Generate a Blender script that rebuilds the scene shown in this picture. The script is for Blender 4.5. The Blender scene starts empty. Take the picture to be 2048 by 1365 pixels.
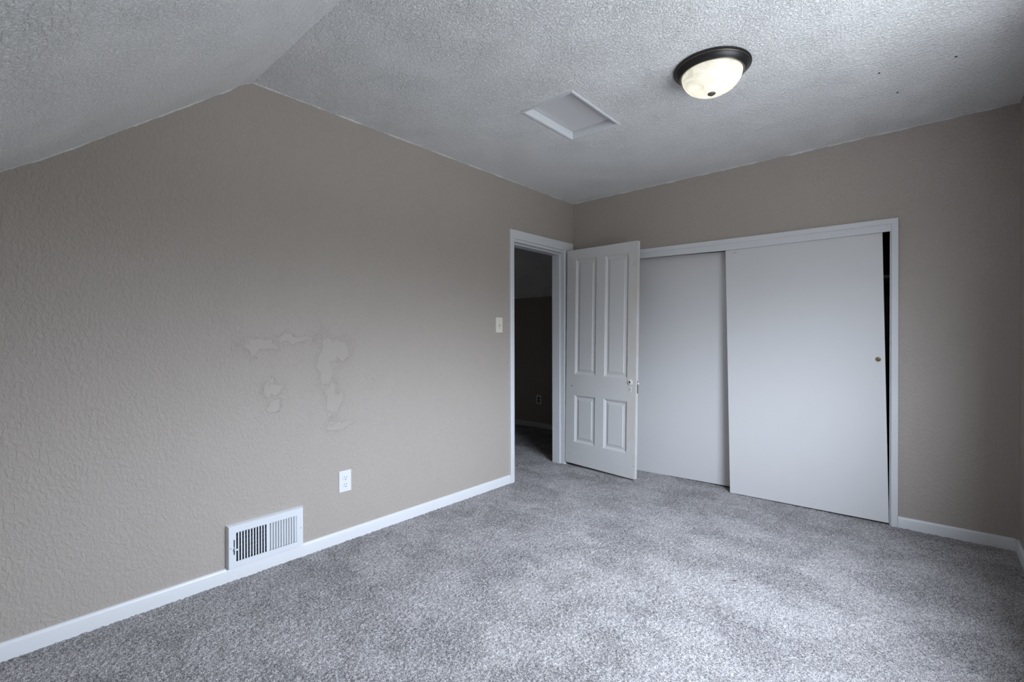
import bpy, bmesh, math, random
import numpy as np
from mathutils import Matrix, Vector

random.seed(7)
rng = np.random.default_rng(7)
scene = bpy.context.scene
COL = scene.collection

# ------------------------------------------------------------------ camera
cam_data = bpy.data.cameras.new('camera')
cam_data.sensor_width = 36.0
cam_data.lens = 939.998 * 36.0 / 2048.0
cam_data.clip_start = 0.02
cam = bpy.data.objects.new('camera', cam_data)
COL.objects.link(cam)
YAW, PITCH, ROLL = 0.72091, -0.0052, -0.00201
fw = Vector((-math.sin(YAW) * math.cos(PITCH), math.cos(YAW) * math.cos(PITCH), math.sin(PITCH)))
rt0 = Vector((math.cos(YAW), math.sin(YAW), 0.0))
up0 = rt0.cross(fw)
rt = math.cos(ROLL) * rt0 + math.sin(ROLL) * up0
up = -math.sin(ROLL) * rt0 + math.cos(ROLL) * up0
M = Matrix((rt, up, -fw)).transposed().to_4x4()
M.translation = Vector((2.51353, -3.73777, 1.16511))
cam.matrix_world = M
scene.camera = cam

# ------------------------------------------------------------------ view
scene.view_settings.view_transform = 'Standard'
scene.view_settings.look = 'None'
scene.view_settings.gamma = 1.0
scene.view_settings.use_curve_mapping = False
scene.view_settings.exposure = 0.0
scene.cycles.diffuse_bounces = 8
scene.cycles.max_bounces = 14
scene.cycles.sample_clamp_indirect = 4.0

# ------------------------------------------------------------------ daylight: overcast sky outside the window
SKY = 43.5
world = bpy.data.worlds.new('overcast_sky')
scene.world = world
world.use_nodes = True
wn = world.node_tree
wn.nodes.clear()
wo = wn.nodes.new('ShaderNodeOutputWorld')
wb = wn.nodes.new('ShaderNodeBackground')
wr = wn.nodes.new('ShaderNodeValToRGB')
ws = wn.nodes.new('ShaderNodeSeparateXYZ')
wt = wn.nodes.new('ShaderNodeTexCoord')
wm = wn.nodes.new('ShaderNodeMapRange')
wm.inputs[1].default_value = -1.0
wm.inputs[2].default_value = 1.0
wn.links.new(wt.outputs['Generated'], ws.inputs[0])
wn.links.new(ws.outputs['Z'], wm.inputs[0])
wn.links.new(wm.outputs[0], wr.inputs[0])
wn.links.new(wr.outputs[0], wb.inputs[0])
wn.links.new(wb.outputs[0], wo.inputs[0])
wb.inputs[1].default_value = SKY
cr = wr.color_ramp
cr.elements[0].position = 0.0
cr.elements[0].color = (0.14, 0.15, 0.165, 1)          # pale ground close to the house
cr.elements[1].position = 1.0
cr.elements[1].color = (0.87, 0.97, 1.13, 1)
for pos, c in ((0.22, (0.16, 0.172, 0.188, 1)), (0.34, (0.20, 0.215, 0.235, 1)), (0.42, (0.085, 0.09, 0.09, 1)), (0.535, (0.085, 0.09, 0.09, 1)), (0.67, (0.66, 0.74, 0.86, 1))):
    e = cr.elements.new(pos)
    e.color = c

# window opening in the right wall (the light of the room comes in through it)
WY0, WY1, WZ0, WZ1 = -2.72, -1.30, 0.98, 2.18
W = 2.89988
H = 2.44
pl = bpy.data.lights.new('window_portal', 'AREA')
pl.shape = 'RECTANGLE'
pl.size = WY1 - WY0
pl.size_y = WZ1 - WZ0
pl.cycles.is_portal = True
po = bpy.data.objects.new('window_portal', pl)
COL.objects.link(po)
po.location = (W + 0.11, (WY0 + WY1) / 2, (WZ0 + WZ1) / 2)
po.rotation_euler = (math.radians(90), 0, math.radians(90))


# ================================================================== helpers
def link(o, parent=None):
    COL.objects.link(o)
    if parent is not None:
        o.parent = parent
    return o


def mesh_obj(name, verts, faces, mat, parent=None, smooth=False):
    me = bpy.data.meshes.new(name)
    me.from_pydata([tuple(v) for v in verts], [], faces)
    bm = bmesh.new()
    bm.from_mesh(me)
    bmesh.ops.recalc_face_normals(bm, faces=bm.faces)
    bm.to_mesh(me)
    bm.free()
    if smooth:
        for p in me.polygons:
            p.use_smooth = True
    me.materials.append(mat)
    return link(bpy.data.objects.new(name, me), parent)


class MB:
    """collects shapes for one mesh"""
    def __init__(self):
        self.v, self.f = [], []

    def add(self, v, f):
        n = len(self.v)
        self.v += [tuple(p) for p in v]
        self.f += [tuple(i + n for i in q) for q in f]
        return self

    def box(self, x0, x1, y0, y1, z0, z1):
        return self.hexa([(x0, y0, z0), (x1, y0, z0), (x1, y1, z0), (x0, y1, z0)],
                         [(x0, y0, z1), (x1, y0, z1), (x1, y1, z1), (x0, y1, z1)])

    def hexa(self, a, b):
        return self.add(list(a) + list(b), [(3, 2, 1, 0), (4, 5, 6, 7), (0, 1, 5, 4), (1, 2, 6, 5), (2, 3, 7, 6), (3, 0, 4, 7)])

    def prism(self, poly, vec):
        n = len(poly)
        a = [Vector(p) for p in poly]
        b = [p + Vector(vec) for p in a]
        f = [tuple(range(n - 1, -1, -1)), tuple(range(n, 2 * n))]
        f += [(i, (i + 1) % n, n + (i + 1) % n, n + i) for i in range(n)]
        return self.add(a + b, f)

    def strip(self, rings, closed=True, caps=True):
        n = len(rings[0])
        v = [p for r in rings for p in r]
        f = []
        for k in range(len(rings) - 1):
            for i in range(n if closed else n - 1):
                j = (i + 1) % n
                f.append((k * n + i, k * n + j, (k + 1) * n + j, (k + 1) * n + i))
        if caps:
            f.append(tuple(range(n - 1, -1, -1)))
            f.append(tuple((len(rings) - 1) * n + i for i in range(n)))
        return self.add(v, f)

    def lathe(self, prof, c, seg=64, axis='z'):
        rings = []
        for r, h in prof:
            ring = []
            for i in range(seg):
                t = 2 * math.pi * i / seg
                a, b = r * math.cos(t), r * math.sin(t)
                if axis == 'z':
                    ring.append((c[0] + a, c[1] + b, c[2] + h))
                elif axis == 'x':
                    ring.append((c[0] + h, c[1] + a, c[2] + b))
                else:
                    ring.append((c[0] + a, c[1] + h, c[2] + b))
            rings.append(ring)
        return self.strip(rings)

    def build(self, name, mat, parent=None, smooth=False, bevel=0.0, seg=2):
        o = mesh_obj(name, self.v, self.f, mat, parent, smooth)
        if bevel:
            m = o.modifiers.new('bevel', 'BEVEL')
            m.width = bevel
            m.segments = seg
            m.limit_method = 'ANGLE'
            m.angle_limit = math.radians(40)
        return o


def smooth_by_angle(o, deg=35):
    for p in o.data.polygons:
        p.use_smooth = True
    o.data.set_sharp_from_angle(angle=math.radians(deg))
    return o


def tag(o, label, cat, group=None):
    o['label'] = label
    o['category'] = cat
    if group:
        o['group'] = group
    return o


def struct(o, label, cat):
    o['kind'] = 'structure'
    return tag(o, label, cat)


def empty(name, loc):
    o = bpy.data.objects.new(name, None)
    o.empty_display_size = 0.05
    o.location = loc
    return link(o)


def under(root, o):
    """parents a mesh built in world coordinates to a thing whose origin is elsewhere"""
    off = root.matrix_basis.translation
    o.data.transform(Matrix.Translation(-off))
    o.parent = root
    return o


# ================================================================== materials
def new_mat(name):
    m = bpy.data.materials.new(name)
    m.use_nodes = True
    nt = m.node_tree
    return m, nt, nt.nodes['Principled BSDF']


def N(nt, t, **kw):
    n = nt.nodes.new(t)
    for k, v in kw.items():
        setattr(n, k, v)
    return n


def simple(name, col, rough=0.5, metal=0.0, bump=0.0, scale=60.0, var=0.0):
    m, nt, b = new_mat(name)
    b.inputs['Base Color'].default_value = (*col, 1)
    b.inputs['Roughness'].default_value = rough
    b.inputs['Metallic'].default_value = metal
    if bump or var:
        tc = N(nt, 'ShaderNodeTexCoord')
        no = N(nt, 'ShaderNodeTexNoise')
        no.inputs['Scale'].default_value = scale
        no.inputs['Detail'].default_value = 4
        nt.links.new(tc.outputs['Object'], no.inputs['Vector'])
        if bump:
            bp = N(nt, 'ShaderNodeBump')
            bp.inputs['Strength'].default_value = 1.0
            bp.inputs['Distance'].default_value = bump
            nt.links.new(no.outputs['Fac'], bp.inputs['Height'])
            nt.links.new(bp.outputs[0], b.inputs['Normal'])
        if var:
            mx = N(nt, 'ShaderNodeMix', data_type='RGBA')
            mx.inputs[6].default_value = (*[c * (1 - var) for c in col], 1)
            mx.inputs[7].default_value = (*[min(1, c * (1 + var)) for c in col], 1)
            nt.links.new(no.outputs['Fac'], mx.inputs[0])
            nt.links.new(mx.outputs[2], b.inputs['Base Color'])
    return m


def vmath(nt, op, a, b=None):
    n = N(nt, 'ShaderNodeVectorMath', operation=op)
    nt.links.new(a, n.inputs[0])
    if b is not None:
        if isinstance(b, tuple):
            n.inputs[1].default_value = b
        else:
            nt.links.new(b, n.inputs[1])
    return n.outputs['Value'] if op == 'LENGTH' else n.outputs[0]


def fmath(nt, op, a, b=0.0, c=None):
    n = N(nt, 'ShaderNodeMath', operation=op)
    for i, q in enumerate((a, b, c)):
        if q is None:
            continue
        if isinstance(q, (int, float)):
            n.inputs[i].default_value = q
        else:
            nt.links.new(q, n.inputs[i])
    return n.outputs[0]


def noise(nt, vec, scale, detail=2.0, rough=0.5, dist=0.0):
    n = N(nt, 'ShaderNodeTexNoise')
    n.inputs['Scale'].default_value = scale
    n.inputs['Detail'].default_value = detail
    n.inputs['Roughness'].default_value = rough
    n.inputs['Distortion'].default_value = dist
    nt.links.new(vec, n.inputs['Vector'])
    return n


def smoothstep(nt, v, lo, hi):
    n = N(nt, 'ShaderNodeMapRange', interpolation_type='SMOOTHSTEP')
    n.inputs[1].default_value = lo
    n.inputs[2].default_value = hi
    nt.links.new(v, n.inputs[0])
    return n.outputs[0]


WALL_COL = (0.368, 0.328, 0.292)


def wall_paint(name, patches=(), amp=0.0015):
    m, nt, b = new_mat(name)
    tc = N(nt, 'ShaderNodeTexCoord')
    P = tc.outputs['Object']
    sc = vmath(nt, 'MULTIPLY', P, (1.0, 1.0, 0.62))
    n1 = noise(nt, sc, 84.0, 3.0, 0.55, 0.6)
    n2 = noise(nt, P, 9.0, 2.0)
    ridge = smoothstep(nt, n1.outputs['Fac'], 0.34, 0.70)
    h = fmath(nt, 'MULTIPLY', ridge, fmath(nt, 'MULTIPLY_ADD', n2.outputs['Fac'], 0.9, 0.45))
    if patches:
        wob = noise(nt, P, 14.0, 3.0)
        off = vmath(nt, 'MULTIPLY', vmath(nt, 'SUBTRACT', wob.outputs['Color'], (0.5, 0.5, 0.5)), (0.0, 0.13, 0.13))
        PD = vmath(nt, 'ADD', P, off)
        mask = None
        for (y, z, ry, rz) in patches:
            d = vmath(nt, 'SUBTRACT', PD, (0.0, y, z))
            d = vmath(nt, 'MULTIPLY', d, (0.0, 1.0 / ry, 1.0 / rz))
            ln = vmath(nt, 'LENGTH', d)
            q = fmath(nt, 'SUBTRACT', 1.0, ln)
            mask = q if mask is None else fmath(nt, 'MAXIMUM', mask, q)
        edge = smoothstep(nt, mask, -0.03, 0.05)
        inv = fmath(nt, 'SUBTRACT', 1.0, edge)
        h = fmath(nt, 'MULTIPLY', h, fmath(nt, 'MULTIPLY_ADD', inv, 0.93, 0.07))
        h = fmath(nt, 'ADD', h, fmath(nt, 'MULTIPLY', edge, 1.2))
        cr_n = noise(nt, P, 30.0, 3.0, 0.6, 1.5)
        near = fmath(nt, 'MULTIPLY', smoothstep(nt, mask, -0.9, -0.05), inv)
        crack = smoothstep(nt, fmath(nt, 'ABSOLUTE', fmath(nt, 'SUBTRACT', cr_n.outputs['Fac'], 0.5)), 0.0, 0.045)
        h = fmath(nt, 'ADD', h, fmath(nt, 'MULTIPLY', fmath(nt, 'MULTIPLY', fmath(nt, 'SUBTRACT', 1.0, crack), near), 0.6))
    bp = N(nt, 'ShaderNodeBump')
    bp.inputs['Distance'].default_value = amp
    bp.inputs['Strength'].default_value = 1.0
    nt.links.new(h, bp.inputs['Height'])
    nt.links.new(bp.outputs[0], b.inputs['Normal'])
    n3 = noise(nt, P, 2.2, 3.0)
    mx = N(nt, 'ShaderNodeMix', data_type='RGBA')
    mx.inputs[6].default_value = (*[c * 0.965 for c in WALL_COL], 1)
    mx.inputs[7].default_value = (*[c * 1.035 for c in WALL_COL], 1)
    nt.links.new(n3.outputs['Fac'], mx.inputs[0])
    nt.links.new(mx.outputs[2], b.inputs['Base Color'])
    b.inputs['Roughness'].default_value = 0.55
    b.inputs['Specular IOR Level'].default_value = 0.35
    return m


def ceiling_paint(name, amp=0.0048):
    m, nt, b = new_mat(name)
    tc = N(nt, 'ShaderNodeTexCoord')
    P = tc.outputs['Object']
    n1 = noise(nt, P, 100.0, 4.0, 0.68, 0.5)
    v = N(nt, 'ShaderNodeTexVoronoi', feature='SMOOTH_F1')
    v.inputs['Scale'].default_value = 150.0
    nt.links.new(vmath(nt, 'ADD', P, vmath(nt, 'MULTIPLY', n1.outputs['Color'], (0.008, 0.008, 0.008))), v.inputs['Vector'])
    n2 = noise(nt, P, 5.0, 2.0)
    n3 = noise(nt, vmath(nt, 'MULTIPLY', P, (0.35, 1.0, 1.0)), 64.0, 3.0, 0.6, 0.5)
    a = smoothstep(nt, n1.outputs['Fac'], 0.40, 0.66)
    bb = smoothstep(nt, n3.outputs['Fac'], 0.46, 0.64)
    h = fmath(nt, 'ADD', fmath(nt, 'MULTIPLY', a, 0.7), fmath(nt, 'MULTIPLY', bb, 0.55))
    h = fmath(nt, 'SUBTRACT', h, fmath(nt, 'MULTIPLY', v.outputs['Distance'], 0.35))
    h = fmath(nt, 'MULTIPLY', h, fmath(nt, 'MULTIPLY_ADD', n2.outputs['Fac'], 1.1, 0.35))
    bp = N(nt, 'ShaderNodeBump')
    bp.inputs['Distance'].default_value = amp
    bp.inputs['Strength'].default_value = 1.0
    nt.links.new(h, bp.inputs['Height'])
    nt.links.new(bp.outputs[0], b.inputs['Normal'])
    b.inputs['Base Color'].default_value = (0.90, 0.90, 0.89, 1)
    b.inputs['Roughness'].default_value = 0.42
    b.inputs['Specular IOR Level'].default_value = 0.4
    return m


def carpet_mat():
    m, nt, b = new_mat('grey_frieze_carpet')
    tc = N(nt, 'ShaderNodeTexCoord')
    P = tc.outputs['Object']
    w = noise(nt, P, 90.0, 2.0)
    PD = vmath(nt, 'ADD', P, vmath(nt, 'MULTIPLY', w.outputs['Color'], (0.007, 0.007, 0.0)))
    v = N(nt, 'ShaderNodeTexVoronoi')
    v.inputs['Scale'].default_value = 320.0
    nt.links.new(PD, v.inputs['Vector'])
    sep = N(nt, 'ShaderNodeSeparateColor')
    nt.links.new(v.outputs['Color'], sep.inputs[0])
    n1 = noise(nt, P, 340.0, 3.0, 0.7)
    t = fmath(nt, 'ADD', fmath(nt, 'MULTIPLY', sep.outputs[0], 0.55), fmath(nt, 'MULTIPLY', n1.outputs['Fac'], 0.9))
    t = fmath(nt, 'SUBTRACT', t, 0.22)
    # foot and vacuum marks in the nap
    n2 = noise(nt, vmath(nt, 'MULTIPLY', vmath(nt, 'ADD', P, (3.1, 7.7, 0.0)), (1.0, 1.25, 1.0)), 2.9, 5.0, 0.62, 0.2)
    n4 = noise(nt, P, 11.0, 4.0, 0.65)
    nap = fmath(nt, 'ADD', smoothstep(nt, n2.outputs['Fac'], 0.36, 0.62), fmath(nt, 'MULTIPLY', n4.outputs['Fac'], 0.8))
    t = fmath(nt, 'ADD', t, fmath(nt, 'MULTIPLY_ADD', nap, 0.13, -0.125))
    ramp = N(nt, 'ShaderNodeValToRGB')
    nt.links.new(t, ramp.inputs[0])
    c = ramp.color_ramp
    c.elements[0].position = 0.12
    c.elements[0].color = (0.055, 0.054, 0.058, 1)
    c.elements[1].position = 0.85
    c.elements[1].color = (0.62, 0.597, 0.597, 1)
    e = c.elements.new(0.48)
    e.color = (0.298, 0.286, 0.285, 1)
    nt.links.new(ramp.outputs[0], b.inputs['Base Color'])
    h = fmath(nt, 'ADD', fmath(nt, 'MULTIPLY', n1.outputs['Fac'], 0.6), fmath(nt, 'MULTIPLY', v.outputs['Distance'], -0.8))
    bp = N(nt, 'ShaderNodeBump')
    bp.inputs['Distance'].default_value = 0.004
    bp.inputs['Strength'].default_value = 0.8
    nt.links.new(h, bp.inputs['Height'])
    nt.links.new(bp.outputs[0], b.inputs['Normal'])
    b.inputs['Roughness'].default_value = 0.95
    b.inputs['Specular IOR Level'].default_value = 0.1
    return m


PATCHES = ((-2.80, 1.125, 0.075, 0.030), (-2.62, 1.17, 0.10, 0.022), (-2.45, 1.04, 0.045, 0.13), (-2.41, 0.82, 0.04, 0.09),
           (-2.735, 0.915, 0.05, 0.04), (-2.36, 1.10, 0.06, 0.07), (-2.74, 0.82, 0.035, 0.03), (-2.37, 0.67, 0.07, 0.02))
M_wall_left = wall_paint('taupe_wall_paint_patched', PATCHES)
M_wall = wall_paint('taupe_wall_paint')
M_ceil = ceiling_paint('white_textured_ceiling')
M_slope = ceiling_paint('white_textured_slope', 0.0034)
M_trim = simple('white_trim_paint', (0.62, 0.63, 0.645), 0.38, 0, 0.0003, 25)
def door_paint():
    m = simple('old_white_door_paint', (0.60, 0.597, 0.59), 0.40, 0, 0.0006, 22)
    nt = m.node_tree
    b = nt.nodes['Principled BSDF']
    P = N(nt, 'ShaderNodeTexCoord').outputs['Object']
    sx = N(nt, 'ShaderNodeSeparateXYZ')
    nt.links.new(P, sx.inputs[0])
    # hand grime along the latch stile, scuffs near the foot
    a = smoothstep(nt, noise(nt, vmath(nt, 'MULTIPLY', P, (1.0, 1.0, 0.35)), 7.0, 4.0, 0.6).outputs['Fac'], 0.38, 0.62)
    g = fmath(nt, 'MULTIPLY', a, smoothstep(nt, sx.outputs['X'], 0.60, 0.72))
    f = smoothstep(nt, noise(nt, vmath(nt, 'MULTIPLY', P, (0.5, 1.0, 1.6)), 26.0, 4.0, 0.7).outputs['Fac'], 0.60, 0.70)
    f = fmath(nt, 'MULTIPLY', f, fmath(nt, 'MULTIPLY_ADD', smoothstep(nt, sx.outputs['Z'], 0.02, 0.16), -0.5, 0.5))
    mx = N(nt, 'ShaderNodeMix', data_type='RGBA')
    mx.inputs[6].default_value = (0.60, 0.597, 0.59, 1)
    mx.inputs[7].default_value = (0.575, 0.535, 0.49, 1)
    nt.links.new(g, mx.inputs[0])
    m2 = N(nt, 'ShaderNodeMix', data_type='RGBA')
    m2.inputs[7].default_value = (0.40, 0.385, 0.37, 1)
    nt.links.new(mx.outputs[2], m2.inputs[6])
    nt.links.new(f, m2.inputs[0])
    nt.links.new(m2.outputs[2], b.inputs['Base Color'])
    return m


M_door = door_paint()
M_slider = simple('white_slab_door_paint', (0.612, 0.608, 0.610), 0.45, 0, 0.0002, 12, 0.01)
M_carpet = carpet_mat()
M_bronze = simple('dark_oiled_bronze', (0.028, 0.027, 0.027), 0.38, 0.6)
M_gold = simple('rubbed_gold_edge', (0.34, 0.28, 0.19), 0.35, 0.9)
M_white_plastic = simple('white_plastic', (0.66, 0.67, 0.685), 0.3)
M_cream_plastic = simple('cream_plastic', (0.66, 0.63, 0.54), 0.35)
M_cream_dark = simple('aged_cream_plastic', (0.40, 0.37, 0.28), 0.4)
M_dark = simple('dark_hole', (0.012, 0.012, 0.013), 0.8)
M_grey_plastic = simple('grey_cover_plate', (0.66, 0.68, 0.71), 0.4)
M_metal_white = simple('white_enamelled_steel', (0.63, 0.65, 0.68), 0.32)
M_galv = simple('dusty_galvanised_steel', (0.30, 0.33, 0.37), 0.45, 0.3, 0.0008, 160, 0.5)
M_duct_shade = simple('duct_shade', (0.03, 0.035, 0.045), 0.7)  # shade of the duct put into a dark colour
M_brass = simple('worn_brass', (0.42, 0.30, 0.14), 0.35, 0.8)
M_steel = simple('dull_steel', (0.20, 0.19, 0.18), 0.4, 0.8)
M_porcelain = simple('painted_rosette', (0.66, 0.65, 0.62), 0.4)
M_wood = simple('dark_closet_boards', (0.16, 0.11, 0.08), 0.6, 0, 0.002, 30, 0.5)
M_shelf = simple('pale_shelf_board', (0.50, 0.48, 0.42), 0.6)
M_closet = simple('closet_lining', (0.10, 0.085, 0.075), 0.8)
M_fleck = simple('dark_red_fleck', (0.10, 0.02, 0.02), 0.7)
M_finial = simple('aged_brass_finial', (0.16, 0.145, 0.12), 0.35, 0.7)

# ================================================================== room shell
YB = -4.70          # far end of the room, behind the camera
TH = 0.12           # wall thickness
# slope of the ceiling (height against distance from the closet wall), measured along the left wall
SL = [(-2.828, 2.44), (-2.893, 2.398), (-2.93, 2.363), (-3.133, 2.199), (-3.403, 1.982), (-3.577, 1.844), (-3.68, 1.772), (-4.0, 1.535), (YB, 1.02)]
DY0, DY1, DZ = -0.8585, -0.1475, 1.975     # door opening in the left wall
CX0, CX1, CZ = 0.50, 2.355, 1.872          # closet opening in the back wall

# left wall with the doorway
b = MB()
poly = [(0, YB, -0.05)] + [(0, DY0, -0.05), (0, DY0, DZ), (0, DY1, DZ), (0, DY1, -0.05), (0, 0.0, -0.05), (0, 0.0, H + 0.02)]
poly += [(0, y, z + 0.02) for y, z in SL]
b.prism(poly, (-TH, 0, 0))
wall_left = b.build('wall_left', M_wall_left)
struct(wall_left, 'taupe textured wall on the left with a doorway, vent and outlet', 'wall')

# back wall with the closet opening
b = MB()
b.prism([(-TH, 0, -0.05), (CX0, 0, -0.05), (CX0, 0, CZ), (CX1, 0, CZ), (CX1, 0, -0.05), (W + TH, 0, -0.05), (W + TH, 0, H + 0.05), (-TH, 0, H + 0.05)], (0, 0.10, 0))
wall_back = b.build('wall_back', M_wall)
struct(wall_back, 'taupe textured wall around the sliding closet doors', 'wall')

# right wall with the window opening
b = MB()
b.box(W, W + TH, YB - TH, WY0, -0.05, H + 0.05)
b.box(W, W + TH, WY1, 0.0, -0.05, H + 0.05)
b.box(W, W + TH, WY0, WY1, -0.05, WZ0)
b.box(W, W + TH, WY0, WY1, WZ1, H + 0.05)
wall_right = b.build('wall_right', M_wall)
struct(wall_right, 'sliver of taupe wall at the right edge of the picture', 'wall')

b = MB()
b.box(-TH, W + TH, YB - TH, YB, -0.05, 1.3)
wall_rear = b.build('wall_rear', M_wall)
struct(wall_rear, 'low taupe knee wall under the ceiling slope behind the camera', 'wall')

# hole of the attic hatch
HX0, HX1, HY0, HY1 = 0.822, 1.134, -1.700, -1.226
b = MB()
b.box(-0.02, HX0, SL[0][0], 0.0, H, H + 0.05)
b.box(HX1, W + 0.02, SL[0][0], 0.0, H, H + 0.05)
b.box(HX0, HX1, SL[0][0], HY0, H, H + 0.05)
b.box(HX0, HX1, HY1, 0.0, H, H + 0.05)


def bead(mb, pts, inward, down, seed, size=0.0048):
    """uneven edge of the ceiling texture where it meets a wall"""
    r = np.random.default_rng(seed)
    out = []
    for a, c in zip(pts[:-1], pts[1:]):
        a, c = Vector(a), Vector(c)
        n = max(2, int((c - a).length / 0.018))
        for i in range(n):
            out.append(a.lerp(c, i / n))
    out.append(Vector(pts[-1]))
    k = np.convolve(r.normal(size=len(out) + 6), np.ones(4) / 2, 'same')[3:-3]
    rings = []
    for p, q in zip(out, k):
        s = size * max(0.25, 0.75 + 0.45 * q)
        rings.append([p - down * 0.004 - inward * 0.002, p + inward * s * 1.3, p + inward * s * 0.5 + down * s * 0.75, p + down * s - inward * 0.002])
    mb.strip(rings)


dn = Vector((0, 0, -1))
bead(b, [(0, SL[0][0], H), (0, 0, H)], Vector((1, 0, 0)), dn, 1)
bead(b, [(0, 0, H), (W, 0, H)], Vector((0, -1, 0)), dn, 2)
ceiling = b.build('ceiling', M_ceil)
struct(ceiling, 'white rough textured flat ceiling with an attic hatch and lamp', 'ceiling')

b = MB()
for (y0, z0), (y1, z1) in zip(SL[:-1], SL[1:]):
    b.hexa([(-0.02, y0, z0), (W + 0.02, y0, z0), (W + 0.02, y1, z1), (-0.02, y1, z1)],
           [(-0.02, y0 , z0 + 0.08), (W + 0.02, y0, z0 + 0.08), (W + 0.02, y1, z1 + 0.08), (-0.02, y1, z1 + 0.08)])
bead(b, [(0, y, z) for y, z in SL[:-1]], Vector((1, 0, 0)), dn, 3)
slope = b.build('ceiling_slope', M_slope)
struct(slope, 'white textured sloping ceiling at the upper left', 'ceiling')

# carpeted floor: room, closet, doorway and hall, with an uneven pile surface where it is in view
b = MB()
b.box(-2.6, W + 0.02, YB - 0.02, 1.25, -0.06, -0.012)
sub = b


def carpet_grid(x0, x1, y0, y1, step, amp, seed):
    r = np.random.default_rng(seed)
    nx, ny = int(round((x1 - x0) / step)) + 1, int(round((y1 - y0) / step)) + 1
    xs, ys = np.linspace(x0, x1, nx), np.linspace(y0, y1, ny)
    X, Y = np.meshgrid(xs, ys)
    Z = r.normal(size=X.shape)
    Z = (Z + np.roll(Z, 1, 0) + np.roll(Z, 1, 1) + np.roll(np.roll(Z, 1, 0), 1, 1)) * 0.5
    Z = np.clip(Z, -2.2, 2.2) * amp
    X = X + r.uniform(-0.3, 0.3, X.shape) * step
    Y = Y + r.uniform(-0.3, 0.3, X.shape) * step
    v = np.stack([X, Y, Z], -1).reshape(-1, 3)
    i = (np.arange(ny - 1)[:, None] * nx + np.arange(nx - 1)[None, :]).reshape(-1)
    f = np.stack([i, i + 1, i + nx + 1, i + nx], -1)
    return v, f


def np_mesh(name, parts, mat):
    vs, fs, n = [], [], 0
    for v, f in parts:
        vs.append(v)
        fs.append(f + n)
        n += len(v)
    v, f = np.concatenate(vs), np.concatenate(fs)
    me = bpy.data.meshes.new(name)
    me.vertices.add(len(v))
    me.vertices.foreach_set('co', v.astype(np.float32).ravel())
    me.loops.add(f.size)
    me.loops.foreach_set('vertex_index', f.astype(np.int32).ravel())
    me.polygons.add(len(f))
    me.polygons.foreach_set('loop_start', np.arange(0, f.size, 4, dtype=np.int32))
    me.polygons.foreach_set('loop_total', np.full(len(f), 4, dtype=np.int32))
    me.update(calc_edges=True)
    me.validate()
    me.materials.append(mat)
    return link(bpy.data.objects.new(name, me))


floor_parts = [carpet_grid(-0.9, W, -3.9, 0.16, 0.0042, 0.0016, 11),
               carpet_grid(-2.45, -0.9, -1.25, 1.12, 0.03, 0.001, 12),
               carpet_grid(-0.9, -0.1, 0.16, 1.12, 0.012, 0.0015, 13),
               carpet_grid(0.0, W, 0.16, 0.75, 0.03, 0.001, 14),
               carpet_grid(0.0, W, YB, -3.9, 0.03, 0.001, 15),
               (np.array(sub.v), np.array(sub.f))]
floor = np_mesh('floor', floor_parts, M_carpet)
struct(floor, 'grey flecked wall-to-wall carpet covering the whole floor', 'floor')

# ------------------------------------------------------------------ hall beyond the doorway
HWY = 1.106
b = MB()
b.box(-2.5, -TH, HWY, HWY + 0.08, -0.05, 1.76)
wall_hall = b.build('wall_hall', M_wall)
struct(wall_hall, 'dim taupe knee wall of the hall seen through the doorway', 'wall')
b = MB()
b.box(-2.56, -2.45, -1.35, HWY + 0.08, -0.05, H + 0.1)
b.box(-2.5, -TH, -1.35, -1.25, -0.05, H + 0.1)
b.box(-TH - 0.001, 0.0, 0.10, HWY + 0.08, -0.05, H + 0.1)
wall_hall_side = b.build('wall_hall_side', M_wall)
struct(wall_hall_side, 'dark side walls of the hall past the doorway', 'wall')
b = MB()
b.hexa([(-2.56, HWY + 0.02, 1.690), (0.0, HWY + 0.02, 1.690), (0.0, 0.18, H), (-2.56, 0.18, H)],
       [(-2.56, HWY + 0.02, 1.79), (0.0, HWY + 0.02, 1.79), (0.0, 0.18, H + 0.1), (-2.56, 0.18, H + 0.1)])
b.box(-2.56, -TH + 0.0, -1.35, 0.18, H, H + 0.1)
ceiling_hall = b.build('ceiling_hall', M_slope)
struct(ceiling_hall, 'dim white sloping ceiling of the hall beyond the doorway', 'ceiling')

# ------------------------------------------------------------------ closet interior
b = MB()
b.box(0.0, W + TH, 0.70, 0.78, -0.05, 1.47)
closet_boards = b
b2 = MB()
b2.box(0.0, W + TH, 0.70, 0.78, 1.47, H + 0.1)
b2.box(-0.0, 0.06, 0.10, 0.78, -0.05, H + 0.1)
b2.box(2.62, 2.70, 0.10, 0.78, -0.05, H + 0.1)
b2.box(0.0, W + TH, 0.10, 0.78, 2.2, 2.3)
wall_closet = b2.build('wall_closet', M_closet)
struct(wall_closet, 'dark inside of the closet seen through the gap beside the sliding door', 'wall')
o = closet_boards.build('board_lining', M_wood, wall_closet)


# ------------------------------------------------------------------ baseboards
def base_profile(h=0.0667, t=0.013):
    return [(0, -0.004), (t, -0.004), (t, h - 0.012), (t - 0.002, h - 0.006), (t - 0.006, h - 0.001), (t - 0.010, h), (0, h)]


def baseboard(name, a, c, nrm, mat, label, h=0.0667):
    a, c, nrm = Vector(a), Vector(c), Vector(nrm)
    n = max(2, int((c - a).length / 0.25))
    rings = []
    for i in range(n + 1):
        p = a.lerp(c, i / n)
        rings.append([p + nrm * t + Vector((0, 0, z)) for t, z in base_profile(h)])
    b = MB().strip(rings)
    o = b.build(name, mat)
    smooth_by_angle(o, 50)
    return struct(o, label, 'baseboard')


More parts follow.
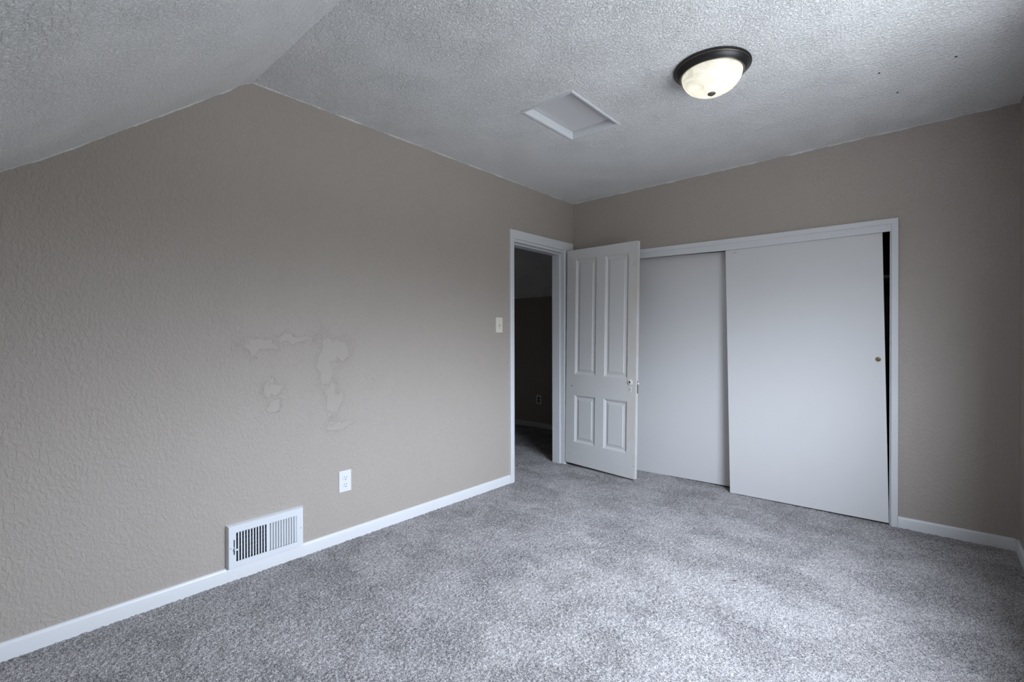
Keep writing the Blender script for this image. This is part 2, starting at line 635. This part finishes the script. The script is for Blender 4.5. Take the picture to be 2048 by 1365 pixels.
baseboard('baseboard_left', (0, YB, 0), (0, -0.9115, 0), (1, 0, 0), M_trim, 'white baseboard along the foot of the left wall')
baseboard('baseboard_back', (2.3915, 0, 0), (W - 0.013, 0, 0), (0, -1, 0), M_trim, 'short white baseboard right of the closet')
baseboard('baseboard_right', (W, 0, 0), (W, YB, 0), (-1, 0, 0), M_trim, 'white baseboard on the right wall at the corner')
baseboard('baseboard_hall', (-2.45, HWY, 0), (-TH - 0.001, HWY, 0), (0, -1, 0), M_trim, 'white baseboard in the dim hall past the doorway', 0.064)

# ------------------------------------------------------------------ door casing and jamb (trim_1)
t1 = empty('trim_1', (0, -0.5, 0))
struct(t1, 'white painted door casing and jamb around the doorway', 'door frame')


def casing_side(y0, y1, z_top0, z_top1):
    """vertical casing board on the left wall from y0 (outer) to y1 (inner)"""
    s = 1 if y1 > y0 else -1
    wd = abs(y1 - y0)
    prof = [(0, 0), (0, 0.016), (0.003, 0.018), (0.009, 0.018), (0.012, 0.0155), (0.015, 0.0155), (0.020, 0.0165), (wd - 0.006, 0.014), (wd - 0.001, 0.011), (wd, 0.009), (wd, 0)]
    r0 = [(x, y0 + s * d, -0.006) for d, x in prof]
    r1 = [(x, y0 + s * d, z_top0 + (z_top1 - z_top0) * d / wd) for d, x in prof]
    return MB().strip([r0, r1])


ZL, ZR = 2.046, 2.0565      # top of the head casing at its two ends
under(t1, casing_side(-0.9115, -0.8585, ZL, 1.979).build('side_casing', M_trim))
under(t1, casing_side(-0.016, -0.1475, ZR, 1.979).build('side_casing', M_trim))
b = MB()
pr = [(0, 0), (0, 0.016), (0.003, 0.018), (0.055, 0.0165), (0.0665, 0.012), (0.0695, 0.006), (0.0695, 0)]
rings = []
for t in (0, 1):
    ring = []
    for d, x in pr:
        k = d / 0.0695
        y = (-0.9115 + 0.053 * k) if t == 0 else (-0.016 - 0.1315 * k)
        zt = ZL + (ZR - ZL) * t
        zb = 1.979
        ring.append((x, y, zt + (zb - zt) * k))
    rings.append(ring)
b.strip(rings)
under(t1, b.build('head_casing', M_trim))
# jambs: rabbet then proud stop, and the head with its stop
b = MB()
b.box(-TH - 0.004, 0.0045, DY1 - 0.003, DY1 + 0.004, -0.006, 1.977)
b.box(-TH - 0.004, -0.040, DY1 - 0.016, DY1 - 0.003, -0.006, 1.977)
under(t1, b.build('side_jamb', M_trim, bevel=0.0015))
b = MB()
b.box(-TH - 0.004, 0.0045, DY0 - 0.004, DY0 + 0.003, -0.006, 1.977)
b.box(-TH - 0.004, -0.040, DY0 + 0.003, DY0 + 0.015, -0.006, 1.977)
under(t1, b.build('side_jamb', M_trim, bevel=0.0015))
b = MB()
b.box(-TH - 0.004, 0.0045, DY0 + 0.003, DY1 - 0.003, 1.955, 1.977)
b.box(-TH - 0.004, -0.040, DY0 + 0.015, DY1 - 0.016, 1.943, 1.955)
under(t1, b.build('head_jamb', M_trim, bevel=0.0015))

# ------------------------------------------------------------------ closet casing (trim_2)
t2 = empty('trim_2', (1.42, 0, 0))
struct(t2, 'white casing and fascia framing the sliding closet doors', 'closet frame')
CR = 2.3906
prof = [(0, 0), (0, 0.0165), (0.003, 0.018), (0.030, 0.0165), (0.0345, 0.013), (0.0355, 0.008), (0.0355, 0)]   # from the outer edge inward
r0 = [(CR - d, -y, -0.006) for d, y in prof]
r1 = [(CR - d, -y, 1.9018 - d) for d, y in prof]
under(t2, MB().strip([r0, r1]).build('side_casing', M_trim))
CLX = CX0 - 0.0355
r0 = [(CLX + d, -y, -0.006) for d, y in prof]
r1 = [(CLX + d, -y, 1.9230 - d) for d, y in prof]
under(t2, MB().strip([r0, r1]).build('side_casing', M_trim))
headz = [(CLX, 1.9230), (0.703, 1.9202), (1.554, 1.9085), (CR, 1.9018)]
rings = []
for i, (x, z) in enumerate(headz):
    ring = []
    for d, y in prof:
        xx = x + d if i == 0 else (x - d if i == len(headz) - 1 else x)
        ring.append((xx, -y, z - d))
    rings.append(ring)
under(t2, MB().strip(rings).build('head_casing', M_trim))
fas = [(CX0, 1.8500), (0.703, 1.8455), (1.386, 1.8262), (CX1, 1.8245)]
rings = []
for x, z in fas:
    zt = np.interp(x, [q[0] for q in headz], [q[1] for q in headz]) - 0.0345
    rings.append([(x, 0.0, z), (x, -0.0095, z), (x, -0.0095, zt), (x, 0.0, zt)])
under(t2, MB().strip(rings).build('fascia', M_trim, bevel=0.001))
b = MB()
b.box(CX1 - 0.006, CX1 + 0.003, 0.0, 0.099, -0.006, 1.845)
under(t2, b.build('side_jamb', M_trim))


# ================================================================== doors
def hexa_door(name, bl, br, tr, tl, th, mat, label):
    b = MB()
    v = Vector((0, th, 0))
    q = [Vector(p) for p in (bl, br, tr, tl)]
    b.hexa(q, [p + v for p in q])
    o = b.build(name, mat, None, bevel=0.0012)
    return struct(o, label, 'door')


rear = hexa_door('door_2', (0.51, 0.116, -0.004), (1.50, 0.116, 0.014), (1.50, 0.070, 1.8275), (0.51, 0.070, 1.864), 0.020, M_slider,
                 'white sliding closet slab half hidden behind the paneled door')
FB, FT = -0.006, 0.004          # the front slab hangs with its foot swung outwards
FBL, FBR, FTR, FTL = (1.4141, FB, 0.003), (2.3470, FB, 0.0125), (2.3115, FT, 1.852), (1.3775, FT, 1.852)
front = hexa_door('door_3', FBL, FBR, FTR, FTL, 0.022, M_slider, 'white sliding closet slab in front, hanging askew, with a brass finger pull')


def on_front(x, z, r, name, mat, prof):
    y = FB + (FT - FB) * z / 1.85
    return MB().lathe([(a * r, -h) for a, h in prof], (x, y, z), 24, 'y').build(name, mat, front, True)


pull = on_front(2.2925, 1.030, 0.0150, 'finger_pull', M_brass, [(1.0, -0.001), (1.0, 0.0018), (0.86, 0.0028), (0.74, 0.0016), (0.70, -0.0005)])
pull['label'] = 'worn brass finger pull'
on_front(2.2925, 1.030, 0.0105, 'pull_cup', M_finial, [(1.0, -0.001), (1.0, 0.0004), (0.5, 0.0002)]).parent = pull
for x, z, r in ((1.4424, 1.8042, 0.0032), (1.4535, 1.8035, 0.0022), (1.4235, 1.8005, 0.0020)):
    on_front(x, z, r, 'screw_hole', M_dark, [(1.0, -0.001), (1.0, 0.0006), (0.4, 0.0007)])['label'] = 'small dark screw hole'

# ------------------------------------------------------------------ four-panel door standing open (door_1)
LW, LH, LT = 0.7295, 1.939, 0.035
TILT = 0.0165
ANG = -0.0864
e_ = Vector((math.cos(ANG), math.sin(ANG), 0))
Zv = Vector((0, 0, 1))
U = math.cos(TILT) * e_ - math.sin(TILT) * Zv
V = math.cos(TILT) * Zv + math.sin(TILT) * e_
NB = U.cross(V) * -1.0                      # points away from the viewer (into the leaf)
LO = Vector((0.0160, -0.154, 0.0275))
leafM = Matrix((U, NB, V)).transposed().to_4x4()
leafM.translation = LO
# local frame: x along the width, y into the leaf, z up
us = [0.0, 0.101, 0.327, 0.418, 0.648, LW]
vs = [0.0, 0.200, 0.6275, 0.816, 1.8500, LH]
b = MB()
for i in range(5):
    for j in range(5):
        if i in (1, 3) and j in (1, 3):
            continue
        b.add([(us[i], 0, vs[j]), (us[i + 1], 0, vs[j]), (us[i + 1], 0, vs[j + 1]), (us[i], 0, vs[j + 1])], [(0, 1, 2, 3)])
rg = random.Random(3)
b.add([(0, LT, 0), (LW, LT, 0), (LW, LT, LH), (0, LT, LH)], [(3, 2, 1, 0)])
b.add([(0, 0, 0), (0, LT, 0), (0, LT, LH), (0, 0, LH)], [(0, 3, 2, 1)])
b.add([(LW, 0, 0), (LW, LT, 0), (LW, LT, LH), (LW, 0, LH)], [(0, 1, 2, 3)])
b.add([(0, 0, 0), (LW, 0, 0), (LW, LT, 0), (0, LT, 0)], [(0, 3, 2, 1)])
b.add([(0, 0, LH), (LW, 0, LH), (LW, LT, LH), (0, LT, LH)], [(0, 1, 2, 3)])
me = bpy.data.meshes.new('door_1')
me.from_pydata(b.v, [], b.f)
bm = bmesh.new()
bm.from_mesh(me)
bmesh.ops.remove_doubles(bm, verts=bm.verts, dist=1e-5)
bm.to_mesh(me)
bm.free()
me.materials.append(M_door)
leaf = link(bpy.data.objects.new('door_1', me))
leaf.matrix_world = leafM
mod = leaf.modifiers.new('bevel', 'BEVEL')
mod.width = 0.002
mod.segments = 2
mod.limit_method = 'ANGLE'
struct(leaf, 'old white four-panel door standing open beside the doorway', 'door')

PPROF = [(0.0, 0.0), (0.002, 0.0035), (0.006, 0.0045), (0.012, 0.0085), (0.018, 0.0125), (0.021, 0.0130), (0.026, 0.0122), (0.041, 0.0100), (0.0430, 0.0066), (0.0450, 0.0060)]
for i in (1, 3):
    for j in (1, 3):
        u0, u1, v0, v1 = us[i], us[i + 1], vs[j], vs[j + 1]
        rings = [[(u0 + d, h, v0 + d), (u1 - d, h, v0 + d), (u1 - d, h, v1 - d), (u0 + d, h, v1 - d)] for d, h in PPROF]
        bb = MB()
        bb.strip(rings, caps=False)
        n = len(bb.v)
        bb.f.append((n - 4, n - 3, n - 2, n - 1))
        me = bpy.data.meshes.new('panel')
        me.from_pydata(bb.v, [], bb.f)
        me.materials.append(M_door)
        p = link(bpy.data.objects.new('panel', me), leaf)


def on_leaf(u, v, prof, name, mat, parent=None, seg=32):
    """turned piece on the face of the leaf; heights are measured out of the face"""
    o = MB().lathe([(r, -h) for r, h in prof], (u, 0, v), seg, 'y').build(name, mat, parent or leaf, True)
    return o


rose = on_leaf(0.674, 0.790, [(0.027, -0.001), (0.027, 0.002), (0.024, 0.004), (0.018, 0.0045), (0.015, 0.008), (0.0115, 0.009), (0.0095, 0.0085), (0.0085, 0.006)], 'knob_rosette', M_porcelain)
smooth_by_angle(rose, 40)
on_leaf(0.674, 0.790, [(0.0088, 0.0), (0.0088, 0.0066), (0.003, 0.0067)], 'spindle_hole', M_dark, rose)
b = MB()
ring0, ring1 = [], []
for k in range(32):
    t = 2 * math.pi * k / 32
    x = 0.0125 * math.cos(t)
    z = 0.0125 * math.sin(t) + (0.011 if math.sin(t) > 0 else -0.011)
    ring0.append((0.677 + x, 0.001, 0.7285 + z))
    ring1.append((0.677 + x * 0.9, -0.0022, 0.7285 + z * 0.95))
b.strip([ring0, ring1])
key = b.build('keyhole_plate', M_porcelain, leaf)
b = MB()
b.lathe([(0.0034, 0.0), (0.0034, -0.0029), (0.001, -0.003)], (0.677, 0, 0.733), 16, 'y')
b.box(0.6757, 0.6783, -0.0029, 0.0, 0.720, 0.733)
b.build('keyhole', M_dark, key)
for u, v, r in ((0.0665, 0.7072, 0.0050), (0.1253, 0.6468, 0.0028), (0.6922, 1.7532, 0.0022), (0.7195, 0.1051, 0.0030), (0.5689, 0.0621, 0.0026)):
    on_leaf(u, v, [(r, -0.001), (r, 0.0004), (r * 0.3, 0.0005)], 'nail_hole', M_dark, seg=12)
b = MB()
b.box(LW - 0.002, LW + 0.0012, 0.018, 0.0345, 0.700, 0.800)
lock = b.build('lock_faceplate', M_steel, leaf, bevel=0.0006)
b = MB()
b.prism([(LW, 0.020, 0.775), (LW, 0.032, 0.775), (LW + 0.011, 0.032, 0.775), (LW + 0.005, 0.020, 0.775)], (0, 0, 0.016))
b.build('latch_bolt', M_porcelain, lock)
on_back = MB().lathe([(0.027, LT - 0.001), (0.027, LT + 0.003), (0.016, LT + 0.006)], (0.674, 0, 0.790), 32, 'y').build('knob_rosette', M_porcelain, leaf, True)

# ================================================================== window (right wall, out of view: where the daylight comes in)
b = MB()
f = 0.045
b.box(W + 0.03, W + 0.09, WY0, WY0 + f, WZ0, WZ1)
b.box(W + 0.03, W + 0.09, WY1 - f, WY1, WZ0, WZ1)
b.box(W + 0.03, W + 0.09, WY0 + f, WY1 - f, WZ0, WZ0 + f)
b.box(W + 0.03, W + 0.09, WY0 + f, WY1 - f, WZ1 - f, WZ1)
win = b.build('window_1', M_trim)
struct(win, 'white framed window in the right wall beside the camera', 'window')

# ================================================================== attic hatch
hatch = empty('attic_hatch', ((HX0 + HX1) / 2, (HY0 + HY1) / 2, H))
tag(hatch, 'white attic access hatch with a molded frame set in the ceiling', 'attic hatch')


def rect_ring(x0, x1, y0, y1, prof):
    """profile (inset, z) swept around a rectangle with mitred corners"""
    rings = []
    for d, z in prof:
        rings.append([(x0 + d, y0 + d, z), (x1 - d, y0 + d, z), (x1 - d, y1 - d, z), (x0 + d, y1 - d, z)])
    b = MB()
    b.strip(rings, caps=False)
    n = len(prof)
    b.f += [((n - 1) * 4 + i, (n - 1) * 4 + (i + 1) % 4, (i + 1) % 4, i) for i in range(4)]
    return b


fr = rect_ring(0.8085, 1.1505, -1.7160, -1.2100, [(0.0, H + 0.0), (0.0, H - 0.004), (0.003, H - 0.006), (0.0135, H - 0.005), (0.0165, H - 0.002), (0.0205, H + 0.010), (0.0215, H + 0.017), (0.0225, H + 0.018), (0.0225, H + 0.042), (0.0140, H + 0.042), (0.0140, H)])
under(hatch, fr.build('frame', M_trim))
b = MB()
b.box(0.8085 + 0.0255, 1.1505 - 0.0255, -1.7160 + 0.0255, -1.2100 - 0.0255, H + 0.037, H + 0.046)
under(hatch, b.build('panel', M_slider))
b = MB()
b.box(HX0 - 0.02, HX1 + 0.02, HY0 - 0.02, HY1 + 0.02, H + 0.0505, H + 0.058)
under(hatch, b.build('shade_backing', M_dark))  # added dark sheet: keeps the sky out of the gap, stands for attic shade

# ================================================================== ceiling light
LX, LY = 1.756, -1.447
lamp = empty('ceiling_light', (LX, LY, H))
tag(lamp, 'lit flush ceiling lamp with dark bronze rim and frosted glass bowl', 'ceiling light')
pan = MB().lathe([(0.150, 0.0), (0.166, 0.0), (0.170, -0.004), (0.170, -0.008), (0.1665, -0.011), (0.164, -0.0115), (0.1615, -0.013), (0.156, -0.022), (0.148, -0.031), (0.1435, -0.034), (0.1415, -0.037), (0.139, -0.038), (0.134, -0.036), (0.130, -0.030), (0.128, -0.006)], (LX, LY, H), 96).build('pan', M_bronze, None)
smooth_by_angle(under(lamp, pan), 30)


def torus(R, r, z, name, mat):
    seg, k = 96, 8
    v, f_ = [], []
    for i in range(seg):
        t = 2 * math.pi * i / seg
        for j in range(k):
            s = 2 * math.pi * j / k
            rr = R + r * math.cos(s)
            v.append((LX + rr * math.cos(t), LY + rr * math.sin(t), H + z + r * math.sin(s)))
    for i in range(seg):
        for j in range(k):
            f_.append((i * k + j, ((i + 1) % seg) * k + j, ((i + 1) % seg) * k + (j + 1) % k, i * k + (j + 1) % k))
    return under(lamp, mesh_obj(name, v, f_, mat, None, True))


torus(0.1635, 0.0010, -0.0120, 'gold_line', M_gold)['label'] = 'thin gold line on the rim'
torus(0.1400, 0.0020, -0.0372, 'gold_line', M_gold)['label'] = 'thin gold line beside the glass'
# glass bowl, lit from inside
mg, nt, pb = new_mat('frosted_alabaster_glass')
nt.nodes.remove(pb)
out = nt.nodes['Material Output']
tc = N(nt, 'ShaderNodeTexCoord')
sw = noise(nt, tc.outputs['Object'], 11.0, 5.0, 0.6, 1.8)
rp = N(nt, 'ShaderNodeValToRGB')
rp.color_ramp.elements[0].position = 0.35
rp.color_ramp.elements[0].color = (0.62, 0.63, 0.58, 1)
rp.color_ramp.elements[1].position = 0.65
rp.color_ramp.elements[1].color = (0.86, 0.86, 0.82, 1)
nt.links.new(sw.outputs['Fac'], rp.inputs[0])
tr_ = N(nt, 'ShaderNodeBsdfTranslucent')
df = N(nt, 'ShaderNodeBsdfDiffuse')
gl = N(nt, 'ShaderNodeBsdfGlossy')
gl.inputs['Roughness'].default_value = 0.12
em = N(nt, 'ShaderNodeEmission')
em.inputs['Strength'].default_value = 0.16
mx1 = N(nt, 'ShaderNodeMixShader')
mx1.inputs[0].default_value = 0.35
mx2 = N(nt, 'ShaderNodeMixShader')
mx2.inputs[0].default_value = 0.05
ad = N(nt, 'ShaderNodeAddShader')
for n_ in (tr_, df, em):
    nt.links.new(rp.outputs[0], n_.inputs['Color'])
nt.links.new(tr_.outputs[0], mx1.inputs[1])
nt.links.new(df.outputs[0], mx1.inputs[2])
nt.links.new(mx1.outputs[0], mx2.inputs[1])
nt.links.new(gl.outputs[0], mx2.inputs[2])
nt.links.new(mx2.outputs[0], ad.inputs[0])
nt.links.new(em.outputs[0], ad.inputs[1])
nt.links.new(ad.outputs[0], out.inputs['Surface'])
prof = [(0.1335, -0.030)]
for k in range(1, 19):
    a = k / 18 * math.pi / 2
    prof.append((0.1335 * math.cos(a) ** 0.9 + 0.0005, -0.030 - 0.092 * math.sin(a)))
bowl_b = MB()
rings = []
for r, h in prof:
    rings.append([(LX + r * math.cos(2 * math.pi * i / 96), LY + r * math.sin(2 * math.pi * i / 96), H + h) for i in range(96)])
bowl_b.strip(rings, caps=False)
bowl = under(lamp, bowl_b.build('glass_bowl', mg, None, True))
bowl['label'] = 'glowing frosted glass bowl'
fin = MB().lathe([(0.0, -0.118), (0.0165, -0.1195), (0.0178, -0.1225), (0.0165, -0.1255), (0.0125, -0.1270), (0.0095, -0.1275), (0.0080, -0.1300), (0.0045, -0.1325), (0.0, -0.133)], (LX, LY, H), 32).build('finial', M_finial, None, True)
under(lamp, fin)
# two bulbs inside the bowl
mb_, nt, pb = new_mat('lit_bulb')
pb.inputs['Base Color'].default_value = (0.9, 0.9, 0.88, 1)
pb.inputs['Emission Color'].default_value = (1.0, 0.93, 0.80, 1)
pb.inputs['Emission Strength'].default_value = 4.0
for dx, dy in ((0.052, -0.020), (-0.052, 0.020)):
    bl = MB().lathe([(0.0, -0.088), (0.012, -0.086), (0.020, -0.076), (0.0225, -0.064), (0.019, -0.050), (0.012, -0.036), (0.011, -0.020)], (LX + dx, LY + dy, H), 24).build('bulb', mb_, None, True)
    under(lamp, bl)
    pld = bpy.data.lights.new('bulb_glow', 'POINT')
    pld.energy = 4.0
    pld.color = (1.0, 0.90, 0.74)
    pld.shadow_soft_size = 0.022
    plo = bpy.data.objects.new('bulb_glow', pld)
    link(plo, lamp)
    plo.location = (dx * 1.0, dy * 1.0, -0.070)
    bl.visible_shadow = True


# ================================================================== plates on the walls
def rounded_rect(cy, cz, w, h, r, x, k=6):
    pts = []
    for (sy, sz, a0) in ((1, 1, 0), (-1, 1, 90), (-1, -1, 180), (1, -1, 270)):
        for i in range(k + 1):
            a = math.radians(a0 + 90 * i / k)
            pts.append((x, cy + sy * (w / 2 - r) + r * math.cos(a), cz + sz * (h / 2 - r) + r * math.sin(a)))
    return pts


def plate(cy, cz, w, h, x0=0.0, t=0.006):
    return MB().strip([rounded_rect(cy, cz, w, h, 0.003, x0), rounded_rect(cy, cz, w, h, 0.003, x0 + t * 0.5), rounded_rect(cy, cz, w - 0.006, h - 0.006, 0.004, x0 + t)])


def screw(root, y, z, x, mat, r=0.0035):
    s = MB().lathe([(r, -0.001), (r, 0.0008), (r * 0.6, 0.0014)], (x, y, z), 16, 'x').build('screw', mat, None, True)
    under(root, s)
    return s


# duplex outlet
OY, OZ = -2.341, 0.3445
outlet = empty('wall_outlet', (0, OY, OZ))
tag(outlet, 'white duplex power outlet low on the left wall above the vent', 'outlet')
under(outlet, plate(OY, OZ, 0.0765, 0.1225).build('cover_plate', M_white_plastic))
for dz in (0.0200, -0.0200):
    zc = OZ + dz
    rec = MB()
    ring = []
    for k in range(36):
        t = 2 * math.pi * k / 36
        ring.append((max(-0.0145, min(0.0145, 0.0180 * math.sin(t))), 0.0172 * math.cos(t)))
    rec.strip([[(0.005, OY + a, zc + bq) for bq, a in ring], [(0.0072, OY + a, zc + bq) for bq, a in ring], [(0.0078, OY + a * 0.94, zc + bq * 0.94) for bq, a in ring]])
    ro = under(outlet, rec.build('receptacle', M_white_plastic))
    for dy, hh in ((-0.0068, 0.0060), (0.0068, 0.0050)):
        s = MB().box(0.0070, 0.0081, OY + dy - 0.0012, OY + dy + 0.0012, zc + 0.0035 - hh / 2 - 0.0005, zc + 0.0035 + hh / 2 + 0.002).build('slot', M_dark)
        under(outlet, s).parent = ro
    s = MB().lathe([(0.0027, 0.0), (0.0027, 0.0082), (0.001, 0.0083)], (0.0, OY, zc - 0.0085), 14, 'x').build('ground_hole', M_dark)
    under(outlet, s).parent = ro
screw(outlet, OY, OZ, 0.006, M_white_plastic, 0.0032)

# light switch
SY, SZ = -1.0318, 1.2715
switch = empty('light_switch', (0, SY, SZ))
tag(switch, 'cream single toggle light switch beside the door casing', 'light switch')
under(switch, plate(SY, SZ, 0.0745, 0.1195).build('cover_plate', M_cream_plastic))
s = MB().box(0.0050, 0.0064, SY - 0.0062, SY + 0.0062, SZ - 0.0130, SZ + 0.0130).build('toggle_slot', M_cream_dark)
under(switch, s)
s = MB()
s.hexa([(0.005, SY - 0.0045, SZ - 0.004), (0.005, SY + 0.0045, SZ - 0.004), (0.005, SY + 0.0045, SZ + 0.009), (0.005, SY - 0.0045, SZ + 0.009)],
       [(0.0165, SY - 0.0035, SZ + 0.006), (0.0165, SY + 0.0035, SZ + 0.006), (0.0150, SY + 0.0035, SZ + 0.0125), (0.0150, SY - 0.0035, SZ + 0.0125)])
under(switch, s.build('toggle', M_cream_plastic, bevel=0.0008))
s = MB().lathe([(0.0034, 0.0), (0.0034, 0.0068), (0.001, 0.0069)], (0, SY, SZ - 0.0105), 12, 'x').build('toggle_gap', M_dark)
under(switch, s)
for dz in (0.030, -0.030):
    screw(switch, SY, SZ + dz, 0.006, M_cream_dark, 0.0028)

# outlet on the hall wall (dark receptacles in a pale plate)
hx, hz = -1.275, 0.3655
hall_outlet = empty('hall_outlet', (hx, HWY, hz))
tag(hall_outlet, 'small pale outlet with two black receptacles on the dim hall wall', 'outlet')
b = MB()
b.strip([[(hx + (p[1]), HWY, hz + p[2]) for p in rounded_rect(0, 0, 0.082, 0.1150, 0.003, 0)],
         [(hx + (p[1]), HWY - 0.006, hz + p[2]) for p in rounded_rect(0, 0, 0.077, 0.110, 0.003, 0)]])
under(hall_outlet, b.build('cover_plate', M_grey_plastic))
for dz in (0.0190, -0.0190):
    s = MB().lathe([(0.0170, -0.004), (0.0170, -0.0075), (0.0150, -0.008), (0.001, -0.008)], (hx, HWY, hz + dz), 24, 'y').build('receptacle', M_dark, None, True)
    under(hall_outlet, s)['label'] = 'black round receptacle'

# ================================================================== wall register
RY0, RY1, RZ0, RZ1, RD = -2.952, -2.597, 0.0665, 0.2655, 0.0270
reg = empty('wall_register', (0, (RY0 + RY1) / 2, RZ0))
tag(reg, 'white steel heating vent low on the left wall, left half open', 'air vent')
LY0, LY1 = -2.9200, -2.7815      # left bank of slots
RYa, RYb = -2.7675, -2.6290      # right bank
SZ0, SZ1 = 0.0950, 0.2330
b = MB()
# rim (tapered sides)
e0, e1 = 0.006, 0.0
o_ = [(0.0006, RY0 - e0, RZ0 + 0.0006), (0.0006, RY1 + e0, RZ0 + 0.0006), (0.0006, RY1 + e0, RZ1 + e0), (0.0006, RY0 - e0, RZ1 + e0)]
o2 = [(0.020, RY0 - 0.003, RZ0 + 0.0003), (0.020, RY1 + 0.003, RZ0 + 0.0003), (0.020, RY1 + 0.003, RZ1 + 0.003), (0.020, RY0 - 0.003, RZ1 + 0.003)]
i_ = [(RD, RY0, RZ0), (RD, RY1, RZ0), (RD, RY1, RZ1), (RD, RY0, RZ1)]
b.strip([o_, o2, i_], caps=False)


def fquad(y0, y1, z0, z1, x=RD):
    b.add([(x, y0, z0), (x, y1, z0), (x, y1, z1), (x, y0, z1)], [(0, 1, 2, 3)])


LV0, LV1 = -2.9315, -2.9265      # slot of the lever
fquad(RY0, LV0, RZ0, RZ1)
fquad(LV0, LV1, RZ0, 0.129)
fquad(LV0, LV1, 0.201, RZ1)
fquad(LV1, LY0, RZ0, RZ1)
fquad(LY0, LY1, RZ0, SZ0)
fquad(LY0, LY1, SZ1, RZ1)
fquad(LY1, RYa, RZ0, RZ1)
fquad(RYa, RYb, RZ0, SZ0)
fquad(RYa, RYb, SZ1, RZ1)
fquad(RYb, RY1, RZ0, RZ1)
under(reg, b.build('face_frame', M_metal_white))


def fins(y0, y1, name, dyd, depth):
    n = 11
    pitch = (y1 - y0) / (n - 0.42)
    slot = pitch * 0.58
    for k in range(n - 1):
        a = y0 + k * pitch + slot
        c = a + pitch - slot
        m = MB()
        m.hexa([(RD - 0.0012, a, SZ0 - 0.001), (RD, a, SZ0 - 0.001), (RD, c, SZ0 - 0.001), (RD - 0.0012, c, SZ0 - 0.001)],
               [(RD - 0.0012, a, SZ1 + 0.001), (RD, a, SZ1 + 0.001), (RD, c, SZ1 + 0.001), (RD - 0.0012, c, SZ1 + 0.001)])
        yb = c if dyd > 0 else c
        m.hexa([(RD - depth, c + dyd - 0.0006, SZ0), (RD - 0.001, c - 0.0006, SZ0), (RD - 0.001, c, SZ0), (RD - depth, c + dyd, SZ0)],
               [(RD - depth, c + dyd - 0.0006, SZ1), (RD - 0.001, c - 0.0006, SZ1), (RD - 0.001, c, SZ1), (RD - depth, c + dyd, SZ1)])
        under(reg, m.build(name, M_metal_white))


fins(LY0, LY1, 'fin', 0.0035, 0.009)
fins(RYa, RYb, 'fin', -0.0115, 0.009)
m = MB()
c = RYb
m.hexa([(RD - 0.009, c - 0.0121, SZ0), (RD - 0.001, c - 0.0006, SZ0), (RD - 0.001, c, SZ0), (RD - 0.009, c - 0.0115, SZ0)],
       [(RD - 0.009, c - 0.0121, SZ1), (RD - 0.001, c - 0.0006, SZ1), (RD - 0.001, c, SZ1), (RD - 0.009, c - 0.0115, SZ1)])
under(reg, m.build('fin', M_metal_white))
m = MB().box(0.0008, 0.0016, RY0 - 0.002, RY1 + 0.002, RZ0 + 0.0012, RZ1 + 0.002)
under(reg, m.build('duct_shade_plate', M_duct_shade))  # dark plate on the solid wall, painted as the shade inside a duct
# damper blades behind the open half
for k in range(7):
    z = SZ0 + 0.006 + k * 0.0205
    m = MB()
    m.hexa([(0.004, LY0 - 0.012, z - 0.004), (0.0135, LY0 - 0.012, z + 0.0035), (0.0135, LY1 + 0.006, z + 0.0035), (0.004, LY1 + 0.006, z - 0.004)],
           [(0.004, LY0 - 0.012, z - 0.003), (0.0135, LY0 - 0.012, z + 0.0045), (0.0135, LY1 + 0.006, z + 0.0045), (0.004, LY1 + 0.006, z - 0.003)])
    under(reg, m.build('damper_blade', M_galv))
m = MB()
m.box(0.016, RD + 0.012, LV0 + 0.0006, LV1 - 0.0006, 0.157, 0.163)
m.box(RD + 0.006, RD + 0.0125, LV0 + 0.0006, LV1 + 0.012, 0.151, 0.157)
under(reg, m.build('lever', M_metal_white, bevel=0.0006))
screw(reg, -2.9445, 0.1635, RD, M_galv, 0.0030)
screw(reg, -2.6085, 0.1625, RD, M_galv, 0.0030)

# ================================================================== closet shelf seen through the gap
b = MB()
b.box(0.065, 2.615, 0.36, 0.695, 1.575, 1.595)
shelf = b.build('closet_shelf', M_shelf)
tag(shelf, 'pale shelf board inside the dark closet gap beside the sliding door', 'shelf')

# ================================================================== small marks and bits
for x, y in ((2.6167, -0.8038), (2.345, -0.8678), (2.4039, -0.5765)):
    o = MB().lathe([(0.0050, 0.001), (0.0050, -0.0018), (0.001, -0.002)], (x, y, H), 12).build('screw_hole', M_dark, ceiling)
    o['label'] = 'small dark screw hole'
for y, z, r in ((-2.7595, 1.777, 0.005), (-2.2154, 1.7673, 0.004)):
    o = MB().lathe([(r, -0.001), (r, 0.0006), (r * 0.3, 0.0007)], (0, y, z), 12, 'x').build('nail_hole', M_cream_dark, wall_left)
    o['label'] = 'small dark nail hole'
o = MB().lathe([(0.0035, 0.001), (0.0035, -0.0006), (0.001, -0.0007)], (2.6074, 0, 1.4683), 12, 'y').build('nail_hole', M_cream_dark, wall_back)
o['label'] = 'small dark nail hole'
b = MB()
b.prism([(1.822, -1.357, 0.002), (1.836, -1.351, 0.004), (1.838, -1.346, 0.003), (1.826, -1.350, 0.002)], (0, 0, 0.003))
fl = b.build('lint_fleck', M_fleck)
tag(fl, 'tiny dark red fleck lying on the open carpet', 'debris')
